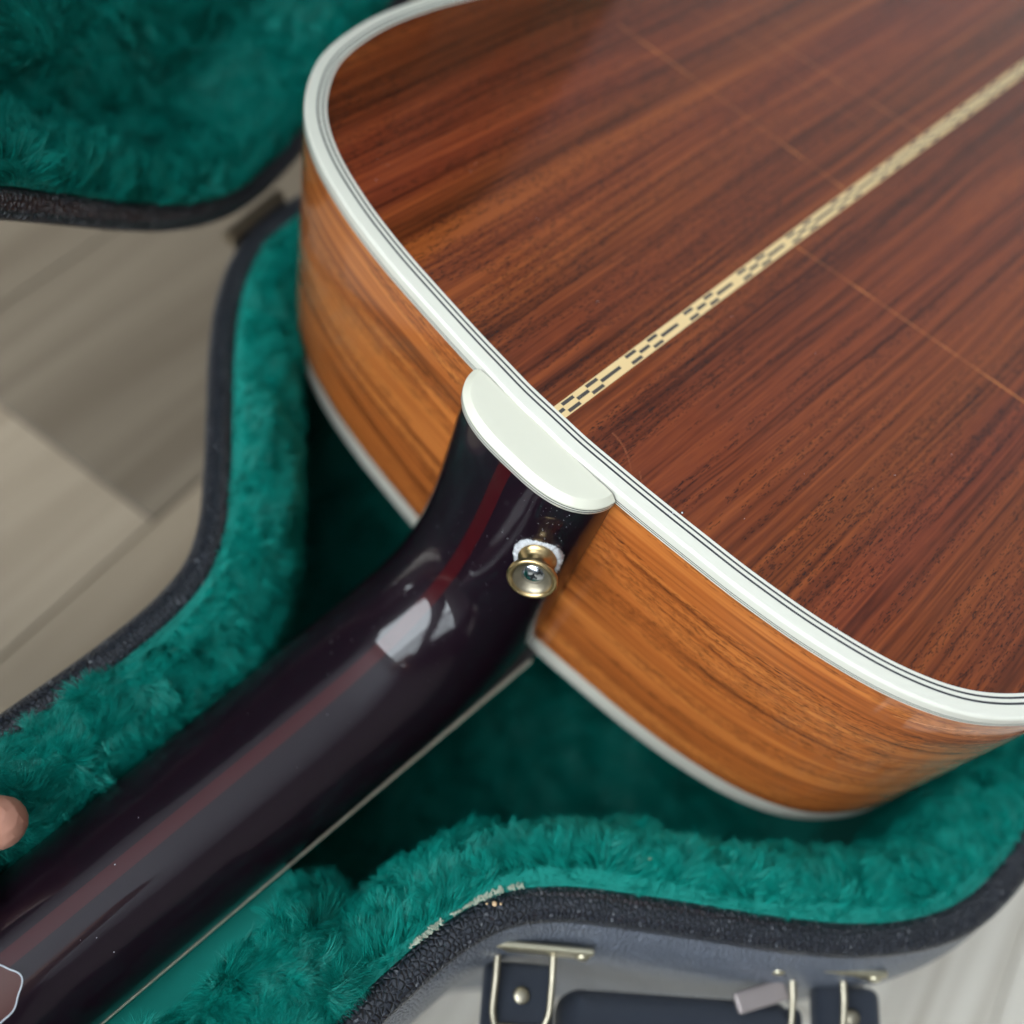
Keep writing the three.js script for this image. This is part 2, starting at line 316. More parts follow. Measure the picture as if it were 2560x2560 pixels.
function neckPoint(s, t) {                              // s 0..1 along, t -1..1 across
  const r = ridgeC.getPoint(s), e = edgeCurve.getPoint(s), q = s * 14, w = lerpTable(halfW, q);
  const heel = smooth(7, 12, q), p = mix(2.1, 3, heel), pw = mix(0.56, 0.52, heel), f = Math.pow(Math.max(0, 1 - Math.pow(Math.abs(t), p)), pw);
  return [e.x + (r.x - e.x) * f, e.y + (r.y - e.y) * f, ZC + w * t];
}
{
  const strip = (t0, t1, n, even) => {
    const rows = [];
    for (let i = 0; i <= NS; i++) {
      const s = i / NS, row = []; let a0 = t0, a1 = t1; const w = lerpTable(halfW, s * 14), ts = 2.1 / w;
      if (t0 === 's') a0 = ts; if (t0 === '-s') a0 = -ts; if (t1 === '-s') a1 = -ts; if (t1 === 's') a1 = ts;
      for (let k = 0; k <= n; k++) { let t; if (even) t = mix(a0, a1, k / n); else { const b0 = Math.asin(a0), b1 = Math.asin(a1); t = Math.sin(mix(b0, b1, k / n)); } const p = neckPoint(s, t); row.push(V(...p)); }
      rows.push(row);
    }
    return grid(rows);
  };
  // shared normals across the joints: compute them on the whole and copy
  const L = strip(-1, '-s', 30, false), C = strip('-s', 's', 4, true), R = strip('s', 1, 30, false);
  const fix = (a, ia, ma, b, ib, mb) => { const na = a.attributes.normal, nb = b.attributes.normal; for (let i = 0; i <= NS; i++) { const o = i * ma + ia, q = i * mb + ib, v = new THREE.Vector3(na.getX(o) + nb.getX(q), na.getY(o) + nb.getY(q), na.getZ(o) + nb.getZ(q)).normalize(); na.setXYZ(o, v.x, v.y, v.z); nb.setXYZ(q, v.x, v.y, v.z); } };
  fix(L, 30, 31, C, 0, 5); fix(C, 4, 5, R, 0, 31);
  mesh('neck_half', L, MAT.neck, guitar); mesh('centre_stripe', C, MAT.stripe, guitar); mesh('neck_half', R, MAT.neck, guitar);
  // fretboard with a cream edge line
  const fb = new THREE.Shape(); const zw = (x) => 28 + x * 0.0288;
  const ring = (d) => [[-420, ZC - zw(-420) + d], [90, ZC - 30 + d], [90, ZC + 30 - d], [-420, ZC + zw(-420) - d]];
  const prism = (d, y0, y1) => { const s = new THREE.Shape(); ring(d).forEach(([x, z], i) => (i ? s.lineTo(x * K, -z * K) : s.moveTo(x * K, -z * K))); const g = new THREE.ExtrudeGeometry(s, { depth: (y1 - y0) * K, bevelEnabled: false }); g.rotateX(-Math.PI / 2); g.translate(0, y0 * K, 0); return g; };
  mesh('fretboard', prism(0, -103.9, -99), MAT.ebony, guitar);
  for (const sg of [-1, 1]) { const rows = []; for (let x = -420; x <= 0; x += 20) { const z = ZC + sg * (zw(x) + 0.05); rows.push([[-105.3, -1.2], [-103.9, -1.2], [-103.9, 0], [-105.3, 0]].map(([y, d]) => V(x, y, z + sg * d))); } mesh('fretboard_binding', toCreasedNormals(grid(rows), 0.5), phys(0.62, 0.60, 0.47, { roughness: 0.4 }), guitar); }
  mesh('fretboard_face', prism(1.4, -106, -103.9), MAT.ebony, guitar);
}
// heel cap: D shape with a bevelled edge and two fine lines
{
  const capW = 25.4, capX = 13.5;
  const D = (d, x1) => { const p = []; for (let k = 0; k <= 72; k++) { const t = Math.sin(mix(-Math.PI / 2, Math.PI / 2, k / 72)), f = Math.pow(Math.max(0, 1 - Math.pow(Math.abs(t), 3)), 0.52); p.push([0.2 - (capX - d) * f, ZC + (capW - d) * t]); } return p; };
  const ringAt = (d, y) => D(d).map(([x, z]) => V(x, y, z));
  const band = (name, a, mat) => { const cols = a.map(([d, y]) => ringAt(d, y)), rows = cols[0].map((_, i) => cols.map((c) => c[i])); return mesh(name, grid(rows), mat, guitar); };
  const top = [[0, -3.2], [0.02, -2.75], [0.12, -2.6], [0.3, -2.45], [1.5, -1.3], [1.7, -1.12], [1.85, -1.03]];
  for (let k = 1; k <= 6; k++) top.push([1.85 + k * 1.9, -1 + 0.02 * k]);
  const g = top.map(([d, y]) => { const f = Math.min(1, d / 13.5); return D(0).map(([x, z]) => V(mix(x, 0.2, d / 13.5), y, mix(z, ZC, d > 1.9 ? (d - 1.85) / 11.7 * 0.12 + 1.85 / capW : d / capW))); });
  mesh('heel_cap', grid(g[0].map((_, i) => g.map((c) => c[i]))), MAT.cap, guitar);
  band('cap_line', [[-0.02, -3.5], [0, -3.2]], MAT.thinLine); band('cap_purfling', [[-0.05, -3.95], [-0.02, -3.5]], MAT.cream);
  band('cap_line', [[-0.07, -4.25], [-0.05, -3.95]], MAT.thinLine); band('cap_purfling', [[0.5, -CAPH], [-0.05, -5.0], [-0.07, -4.25]], MAT.cream);
}
// strap button screwed into the heel
{
  const b = group('strap_button', guitar), base = new THREE.Vector3(-12.3, -28.2, 19.4), ax = new THREE.Vector3(-0.84, 0.28, 0.46).normalize();
  b.position.copy(base).multiplyScalar(K); b.quaternion.setFromUnitVectors(new THREE.Vector3(0, 1, 0), ax);
  const lathe = (pts, n = 64) => new THREE.LatheGeometry(pts.map(([r, y]) => new THREE.Vector2(r * K, y * K)), n);
  const body = [[0, 0.8], [5.1, 0.8], [5.3, 1.1], [5.2, 1.6], [4.7, 1.9], [4.55, 2.3], [4.2, 2.7], [3.75, 3.4], [3.6, 4.4], [3.7, 5.4], [4.2, 6.4], [5.2, 7.1], [6.2, 7.5], [6.75, 8.0], [6.85, 8.6], [6.6, 9.1], [6.15, 9.3], [5.7, 9.2], [5.3, 8.8], [5.1, 8.3], [4.4, 7.6], [3.4, 7.15], [3.1, 7.0], [3.0, 6.0], [0, 6.0]];
  mesh('button_body', lathe(body), MAT.brass, b);
  mesh('button_dish', lathe([[5.2, 8.75], [5.0, 8.3], [4.4, 7.7], [3.4, 7.25], [3.12, 7.1]]), phys(0.30, 0.26, 0.19, { metalness: 0.9, roughness: 0.4 }), b);
  // washer of white felt with a frayed edge
  const r = rng(5), rows = []; for (let k = 0; k <= 120; k++) { const a = k / 120 * Math.PI * 2, R = 6.5 + 0.30 * noise(Math.cos(a) * 9 + 20, Math.sin(a) * 9 + 20, 4) + 0.26 * noise(Math.cos(a) * 30 + 60, Math.sin(a) * 30 + 60, 5), row = []; for (const [f, y] of [[1, -3], [1.0, -0.3], [1.0, 0.4], [0.93, 0.85], [0.8, 0.95], [0.6, 0.85], [0, 0.8]]) row.push(V(Math.cos(a) * R * f, y + (f > 0.5 && f < 1 ? 0.18 * noise(a * 14, f * 9, 6) : 0), Math.sin(a) * R * f)); rows.push(row); }
  const spots = dataTex(256, 64, (i, j) => { const n = noise(i / 5, j / 5, 21) + 0.6 * noise(i / 2, j / 2, 22), k = n > 0.85 ? 0.3 : 0.52 + 0.16 * n; return [k, k * 1.01, k * 1.03]; });
  mesh('felt_washer', grid(rows, false, rows.map((q, i) => q.map((_, j) => [i / 30, j / 7]))), std(1, 1, 1, { map: spots, roughness: 1 }), b);
  // cross-head screw
  const screw = [lathe([[3.35, 6.6], [3.3, 7.0], [2.7, 7.45], [1.6, 7.75], [0.8, 7.82]], 40)];
  const cross = []; for (let k = 0; k <= 24; k++) cross.push(k);
  mesh('screw_head', screw[0], MAT.steel, b);
  { const g = []; for (const a of [0, Math.PI / 2]) { const q = boxGeo(2.6, 0.5, 0.55, 0.1, 1); q.translate(0, 7.68 * K, 0); q.rotateY(a + 0.5); g.push(q); } mesh('screw_slot', mergeGeometries(g), std(0.05, 0.055, 0.06, { metalness: 0.8, roughness: 0.4 }), b); mesh('screw_recess', lathe([[0.85, 7.81], [0.5, 7.3], [0, 7.1]], 20), phys(0.3, 0.31, 0.33, { metalness: 1, roughness: 0.3 }), b); }
}
// chip in the neck finish: bare wood with a pale broken edge, and specks of dust
{
  const find = (x, t) => { let lo = 0, hi = 0.6; for (let k = 0; k < 40; k++) { const m = (lo + hi) / 2; neckPoint(m, t)[0] < x ? (lo = m) : (hi = m); } return lo; };
  const at = (x, z, up) => { const s0 = find(x, 0), w = lerpTable(halfW, s0 * 14), t = (z - ZC) / w, s = find(x, t), p = neckPoint(s, t), q = neckPoint(s, t + 0.01), dy = (q[1] - p[1]) / (q[2] - p[2]), l = Math.hypot(dy, 1); return V(p[0], p[1] + up / l, p[2] - up * dy / l); };
  const cx = -173, cz = 5.2, R = (a) => 8.3 * (1 + 0.06 * Math.sin(3 * a + 1) + 0.04 * Math.sin(7 * a)), rows = [];
  for (let k = 0; k <= 60; k++) { const a = k / 60 * Math.PI * 2, row = []; for (let q = 0; q <= 6; q++) row.push(at(cx + Math.cos(a) * R(a) * q / 6, cz + Math.sin(a) * R(a) * 0.85 * q / 6, 0.06)); rows.push(row); }
  mesh('bare_wood_chip', grid(rows), phys(0.07, 0.018, 0.013, { roughness: 0.5, clearcoat: 0.25, clearcoatRoughness: 0.25 }), guitar);
  const pts = []; for (let k = 0; k < 60; k++) { const a = k / 60 * Math.PI * 2; pts.push(at(cx + Math.cos(a) * R(a), cz + Math.sin(a) * R(a) * 0.85, 0.1)); }
  mesh('chip_edge', new THREE.TubeGeometry(new THREE.CatmullRomCurve3(pts, true), 160, 0.19 * K, 6, true), std(0.55, 0.6, 0.66, { roughness: 0.4 }), guitar);
  const r = rng(9), gs = [], sp = (p, s) => { const g = new THREE.IcosahedronGeometry(s * K, 0); g.scale(1, 0.5, 1); g.translate(p.x, p.y, p.z); gs.push(g); };
  for (const [x, z, s] of [[-123, -6, 0.14], [-134, 0, 0.2], [-147, 11, 0.13], [-146, 16, 0.17], [-150, 9, 0.1]]) sp(at(x, z, 0.1), s);
  for (let k = 0; k < 46; k++) { const t = clamp((19 - 15 * r() * r() + (r() - 0.3) * 8 - ZC) / 25, -0.6, 0.9), s = mix(0.84, 0.985, r()), p = neckPoint(s, t); sp(V(p[0] - 0.06, p[1] + 0.03, p[2] + 0.03), 0.05 + 0.11 * r() * r() * r()); }
  for (let k = 0; k < 60; k++) sp(V(...neckPoint(0.3 + 0.55 * r(), (r() - 0.5) * 1.2).map((v, i) => v + [0, 0.05, 0][i])), 0.06 + 0.1 * r() * r());
  for (let k = 0; k < 5; k++) sp(V(6 + 4 * r(), 0.05, 37 + 4 * r()), 0.12 + 0.18 * r());
  for (let k = 0; k < 30; k++) { const x = 14 + 130 * r(), z = (r() - 0.5) * 190; sp(V(x, arch(x) * 0.9 + 0.05, z), 0.05 + 0.08 * r()); }
  const dust = mesh('dust_specks', mergeGeometries(gs), std(0.5, 0.51, 0.54, { roughness: 0.9 }), guitar); dust.userData.kind = 'stuff';
}

// ================================================================ guitar case
const RIM = -80, CZ = 10.5;
const ch = [[-420, 0], [-420, 30], [-418, 52], [-400, 60], [-300, 62], [-200, 63], [-132, 64], [-102, 64.6], [-82, 66.8], [-69, 71.2], [-58, 79.6], [-45, 94.5], [-31, 112], [-17, 129.6], [-2, 146.2], [13, 158.8], [28, 167.2], [42, 171.2], [58, 173], [80, 172.5], [110, 168.5], [150, 164], [190, 163], [240, 170], [300, 194], [350, 213], [400, 221], [450, 212], [490, 188], [520, 140], [535, 80], [538, 0]];
const NC = 460, cp = curve2(ch, NC);
const caseLoop = [...cp, ...cp.slice(1, -1).reverse().map(([x, z]) => [x, -z])];
const co = withNormals(caseLoop, 1, true); co[0].nx = 1; co[0].nz = 0;
for (const o of co) o.z += CZ;
const guitarCase = tag(group('guitar_case'), 'open black guitar case lined with teal green plush, handle at the front', 'guitar case');
const rimProf = []; for (let k = 0; k <= 8; k++) { const a = Math.PI * k / 8; rimProf.push([4.6 - 4.6 * Math.cos(a), RIM - 2.6 + 2.6 * Math.sin(a)]); }
const coShell = co.map((o) => { const k = mix(0.15, 1, smooth(CZ - 30, CZ + 30, o.z)); return { ...o, nx: o.nx * k, nz: o.nz * k }; });
mesh('case_shell', sweep(coShell, [[24, -224], [-3, -224], [-5, -221.5], [-6, -178], [-6.4, -150], [-6, -120], [-5.2, -108], [-3.6, -98], [-1.4, -91.5], [0.4, -87]], true), MAT.shell, guitarCase);
mesh('case_rim', sweep(co, [[0.2, -88], ...rimProf, [9.2, -88]], true), MAT.vinyl, guitarCase);
// plush padding along the walls
const wob = (s, k) => 1.6 * noise(s / 26, k, 50) + 1.0 * noise(s / 9, k, 51);
const padProf = [[8.6, -84], [9, -80.6], [12, -78.2], [17, -78], [21.5, -80.5], [25, -85.5], [27.3, -93], [28, -103], [27.5, -125], [27, -150], [27, -214]];
const padPos = (o, j) => { const [d, y] = padProf[j], w = j > 1 && j < 8 ? wob(o.s, j * 0.7) : 0; return new THREE.Vector3(o.x + o.nx * (d + w), y + (j > 1 ? w * 0.4 : 0), o.z + o.nz * (d + w)); };
mesh('plush_padding', grid(co.map((o) => padProf.map((_, j) => padPos(o, j).multiplyScalar(K))), true), MAT.plush, guitarCase);
mesh('plush_bottom', (() => { const s = new THREE.Shape(); co.forEach((q, i) => { const x = (q.x + q.nx * 20) * K, z = (q.z + q.nz * 20) * K; i ? s.lineTo(x, -z) : s.moveTo(x, -z); }); const g = new THREE.ShapeGeometry(s); g.rotateX(-Math.PI / 2); g.translate(0, -212 * K, 0); return g; })(), MAT.plush, guitarCase);

// fur: tufts of thin bent blades
function tuftGeo(seed, blades, width, bend, spread) {
  const r = rng(seed), pos = [], idx = [];
  for (let b = 0; b < blades; b++) {
    const bx = (r() - 0.5) * spread, bz = (r() - 0.5) * spread, a = r() * 6.283, bd = bend * (0.75 + 0.5 * r()), L = 0.75 + 0.45 * r(), ca = Math.cos(a), sa = Math.sin(a), w = width * (0.7 + 0.6 * r()), ph = r() * 6.28, wv = 0.05 + 0.05 * r(), tz = (r() - 0.5) * 0.25;
    const S = 3, o = pos.length / 3;
    for (let k = 0; k <= S; k++) { const f = k / S, ww = w * (1 - 0.7 * f), cl = 1 - 0.5 * f, cx = bx * cl + bd * f * f + wv * Math.sin(6 * f + ph) * f, cz = bz * cl + tz * f * f + wv * Math.cos(5 * f + ph) * f, y = L * f * (1 - 0.35 * bd * f); pos.push(cx - ca * ww, y, cz - sa * ww, cx + ca * ww, y, cz + sa * ww); }
    for (let k = 0; k < S; k++) { const q = o + 2 * k; idx.push(q, q + 1, q + 2, q + 1, q + 3, q + 2); }
  }
  const g = new THREE.BufferGeometry(); g.setAttribute('position', new THREE.Float32BufferAttribute(pos, 3)); g.setIndex(idx); g.computeVertexNormals(); return g;
}
const fine = tuftGeo(3, 12, 0.0085, 0.6, 0.30), coarse = tuftGeo(4, 10, 0.013, 0.58, 0.32);
const _m = new THREE.Matrix4(), _x = new THREE.Vector3(), _y = new THREE.Vector3(), _z = new THREE.Vector3();
function furMesh(name, geo, list, parent) {            // list: [position mm, normal, lean dir, length mm, tone]
  const im = new THREE.InstancedMesh(geo, MAT.fur, list.length); im.name = name; im.castShadow = im.receiveShadow = true; im.userData.kind = 'stuff';
  const col = new THREE.Color();
  list.forEach(([p, n, lean, L, tone], i) => {
    _y.copy(n).addScaledVector(lean, 0.9).normalize(); _x.copy(lean).addScaledVector(_y, -lean.dot(_y)); if (_x.lengthSq() < 1e-6) _x.set(1, 0.1, 0.2).addScaledVector(_y, -_y.x); _x.normalize(); _z.crossVectors(_x, _y);
    _m.makeBasis(_x, _y, _z); _m.scale(new THREE.Vector3(L * K, L * K, L * K)); _m.setPosition(p.x * K, p.y * K, p.z * K); im.setMatrixAt(i, _m);
    col.setRGB(0.0005 + 0.003 * tone, 0.10 + 0.27 * tone, 0.079 + 0.215 * tone); im.setColorAt(i, col);
  });
  parent.add(im); return im;
}
const fr = rng(2024);
const leanAt = (a, b, n, gravity) => { const k = new THREE.Vector3(noise(a / 9, b / 9, 61) + 0.9 * noise(a / 3, b / 3, 64) + 0.5 * noise(a / 1.2, b / 1.2, 66), noise(a / 7, b / 7, 62), noise(a / 9, b / 9, 63) + 0.9 * noise(a / 3, b / 3, 65) + 0.5 * noise(a / 1.2, b / 1.2, 67)).multiplyScalar(1.0); k.addScaledVector(n, -k.dot(n)); k.y -= gravity; return k; };
{
  const list = [];
  const nrm = (i, j) => { const a = padPos(co[i], j), b = padPos(co[(i + 1) % co.length], j), c = padPos(co[i], j + 1); return b.sub(a).cross(c.sub(a)).normalize(); };
  const inView = (o) => o.x < 130;
  const seen = co.map((o, i) => [o, i]).filter(([o]) => o.x > -165 && o.x < 112);
  const segL = 2.1;
  for (const [o, i] of seen) {
    const q = co[(i + 1) % co.length], len = Math.hypot(q.x - o.x, q.z - o.z);
    for (let j = 0; j < padProf.length - 2; j++) {
      const w = Math.hypot(padProf[j + 1][0] - padProf[j][0], padProf[j + 1][1] - padProf[j][1]);
      const dens = j < 7 ? 3.8 : 0.5, n = Math.round(len * w * dens * (0.8 + 0.4 * fr()));
      const A = padPos(o, j), B = padPos(q, j), C = padPos(o, j + 1), Dd = padPos(q, j + 1), N = nrm(i, j); if (N.y < 0 && j < 4) N.negate(); if (j >= 4 && N.x * o.nx + N.z * o.nz < 0) N.negate();
      for (let k = 0; k < n; k++) {
        const u = fr(), v = fr(), p = A.clone().multiplyScalar((1 - u) * (1 - v)).addScaledVector(B, u * (1 - v)).addScaledVector(C, (1 - u) * v).addScaledVector(Dd, u * v);
        const lean = leanAt(o.s + u * len + (o.z < 0 ? 3000 : 0), j * 6 + v * 6, N, 0.35); const pull = j < 2 ? 1.1 : 0.55; lean.x += o.nx * pull; lean.z += o.nz * pull;
        const L = (3.8 + 3.0 * fr()) * (j < 2 ? 0.5 : 1) * (1 + 0.3 * noise(o.s / 6, j, 70));
        if (j < 4) { const d = lean.x * o.nx + lean.z * o.nz; if (d < 0.25) { lean.x += o.nx * (0.25 - d); lean.z += o.nz * (0.25 - d); } }
        list.push([p, N, lean, L, clamp(0.5 + 0.5 * (fr() - 0.5))]);
      }
    }
  }
  for (let k = 0; k < 34000; k++) { const x = mix(-98, 70, fr()), z = mix(-110, 140, fr()), N = new THREE.Vector3(0, 1, 0); if (Math.abs(z - CZ) > cp.reduce((b, c) => (Math.abs(c[0] - x) < Math.abs(b[0] - x) ? c : b))[1] - 26) continue; list.push([new THREE.Vector3(x, -212, z), N, leanAt(x / 2, z / 2 + 900, N, 0), 7 + 5 * fr(), clamp(0.5 + 0.5 * (fr() - 0.5))]); }
  furMesh('plush_pile', coarse, list, guitarCase);
  console.log('pad tufts', list.length);
}
// neck cradle: two plush cushions either side of the neck
{
  const list = [], X1 = -99;
  const cradles = [[-44.5, -26, -1], [36, 66, 1]];
  for (const [z0, z1, sg] of cradles) {
    const zz = (f) => mix(z0, z1, f);
    const P = (x, f) => {              // top surface: domed across, rounded off at the body end
      const e = smooth(X1 + 3, X1 - 16, x), inner = sg < 0 ? 1 - f : f, fall = smooth(0, 0.28, inner);
      const b = 2.2 * noise(x / 17, f * 3 + sg, 80) + 1.1 * noise(x / 7, f * 7 + sg, 81);
      return new THREE.Vector3(x, -101 + (22 + 3.5 * Math.sin(Math.PI * clamp(inner)) + b) * Math.pow(e, 0.55) * mix(0.62, 1, fall), zz(f));
    };
    const rows = []; for (let i = 0; i <= 110; i++) { const x = X1 + 3 - i * 1.45, r = []; r.push(new THREE.Vector3(x, -212, zz(0)).multiplyScalar(K)); for (let k = 0; k <= 24; k++) r.push(P(x, k / 24).multiplyScalar(K)); r.push(new THREE.Vector3(x, -212, zz(1)).multiplyScalar(K)); rows.push(r); }
    mesh('neck_cushion', grid(rows), MAT.plush, guitarCase);
    { const r = []; for (let k = 0; k <= 24; k++) { const p = P(X1 + 3, k / 24); r.push([new THREE.Vector3(p.x, -212, p.z).multiplyScalar(K), p.multiplyScalar(K)]); } mesh('cushion_end', grid(r), MAT.plush, guitarCase); }
    const area = (z1 - z0) * 150, n = Math.round(area * 8);
    for (let k = 0; k < n; k++) {
      const x = X1 + 2.5 - fr() * 132, f = fr(), p = P(x, f), e = 0.4, a = P(x + e, f).sub(P(x - e, f)), b = P(x, f + 0.01).sub(P(x, f - 0.01)), N = b.cross(a).normalize(); if (N.y < 0) N.negate();
      const lean = leanAt(x * 1.0 + 500 * sg, p.z * 1.0, N, 0.1), edge = sg < 0 ? f : 1 - f; lean.x += 0.2; lean.z += 0.45 * sg * (1 - smooth(0.25, 0.6, sg < 0 ? 1 - f : f)) - 1.5 * sg * smooth(0.3, 0.0, sg < 0 ? f : 1 - f);
      list.push([p, N, lean, (3.4 + 3.4 * fr()) * (1 + 0.45 * noise(x / 4.5, p.z / 4.5, 82)), clamp(0.5 + 0.5 * (fr() - 0.5))]);
    }
    for (let k = 0; k < 2600; k++) { const f = fr(), p = P(X1 + 3, f), y = mix(-160, p.y, Math.sqrt(fr())), N = new THREE.Vector3(1, 0.15, 0).normalize(); list.push([new THREE.Vector3(X1 + 3, y, p.z), N, leanAt(y, p.z, N, 0.5), 5 + 4 * fr(), clamp(0.5 + 0.5 * (fr() - 0.5))]); }
  }
  slabG('cushion_base', -420, X1, -212, -109, -54, 76);
  function slabG(name, x0, x1, y0, y1, z0, z1) { slab(name, x0, x1, y0, y1, z0, z1, MAT.plush, guitarCase); }
  furMesh('cushion_pile', fine, list, guitarCase);
  console.log('cradle tufts', list.length);
}
// frayed backing where the vinyl has torn away from the plush
{
  const r = rng(14), gs = [];
  const near = (x) => co.reduce((b, o) => (o.z > 40 && o.x < 60 && Math.abs(o.x - x) < Math.abs(b.x - x) ? o : b), co.find((o) => o.z > 60 && o.x < 0));
  for (let k = 0; k < 170; k++) { const x = mix(-94, -64, r()), q0 = near(x), q1 = co[(co.indexOf(q0) + 1) % co.length], uu = r(), o = { x: mix(q0.x, q1.x, uu), z: mix(q0.z, q1.z, uu), nx: q0.nx, nz: q0.nz }, d = 9.2 + 1.5 * r() * r(); if (noise(x / 3, 4, 33) < -0.25) continue; const g = boxGeo(0.5 + 1.5 * r(), 0.25, 0.15 + 0.3 * r(), 0.05, 1); g.rotateY(r() * 3); g.rotateZ((r() - 0.5)); g.translate((o.x + o.nx * d) * K, (RIM + 0.2 + 0.9 * r()) * K, (o.z + o.nz * d) * K); gs.push(g); }
  mesh('torn_edge', mergeGeometries(gs), std(0.36, 0.40, 0.31, { roughness: 0.9 }), guitarCase).userData.kind = 'stuff';
  const crumbMat = std(0.62, 0.42, 0.24, { roughness: 0.9 });
  for (const [x, y, z, s] of [[-70, -76, 74, 0.7], [-68.8, -76, 75.2, 0.35], [-71.5, -76, 72.6, 0.3], [-29, -77, 96, 0.6]]) { const g = new THREE.IcosahedronGeometry(s * K, 1); g.translate(x * K, y * K, z * K); mesh('crumb', g, crumbMat, guitarCase); }
}
// handle on the sloping shoulder: plates, wire loops, leather tabs and grip
{
  const h = group('handle', guitarCase), o = new THREE.Vector3(-62, 0, 91), T = new THREE.Vector3(0.673, 0, 0.74), N = new THREE.Vector3(-0.74, 0, 0.673);
  const m = new THREE.Matrix4().makeBasis(T, new THREE.Vector3(0, 1, 0), N);
  h.position.copy(o.multiplyScalar(K)); h.quaternion.setFromRotationMatrix(m);     // local: x along the wall, y up, z outward
  const put = (name, g, mat, x, y, z, ry = 0, rx = 0) => { g.rotateX(rx); g.rotateY(ry); g.translate(x * K, y * K, z * K); return mesh(name, g, mat, h); };
  for (const x of [-3, 87]) {
    put('handle_plate', boxGeo(40, 9, 2.2, 0.9, 2), MAT.gilt, x + (x ? -2 : 3), -99, 1.6, x ? -0.02 : 0.06);
    for (const d of [-17, 17]) put('rivet', new THREE.SphereGeometry(2.1 * K, 14, 8).scale(1, 1, 0.55), MAT.gilt, x + d * 0.9, -98.5, 3);
    const w = 8.2, pts = [V(-w, 0, 0), V(-w, -1, 7), V(-w, -4, 15), V(-w * 0.8, -6, 19), V(w * 0.8, -6, 19), V(w, -4, 15), V(w, -1, 7), V(w, 0, 0)];
    put('wire_loop', new THREE.TubeGeometry(new THREE.CatmullRomCurve3(pts, false, 'catmullrom', 0.15), 50, 1.05 * K, 8), MAT.brassDull, x, -104, 2);
    put('leather_tab', boxGeo(21, 8, 26, 3, 3), MAT.leather, x + (x > 0 ? 12 : 0), -113.5, 17, 0, 0.16);
    put('tab_rivet', new THREE.SphereGeometry(2.4 * K, 16, 8).scale(1, 0.45, 1), MAT.brassDull, x + (x > 0 ? 12 : 0), -108.2, 13);
  }
  const g = boxGeo(74, 18, 27, 7, 5); put('handle_grip', g, MAT.leather, 47, -119, 23);
  put('grip_buckle', boxGeo(17, 2.2, 6, 0.9, 2), phys(0.34, 0.29, 0.28, { metalness: 0.5, roughness: 0.5 }), 70, -108, 9, 0.3);
  for (const x of [16, 82]) put('grip_end', boxGeo(5, 15, 22, 2.2, 3), MAT.leather, x, -118, 22);
}
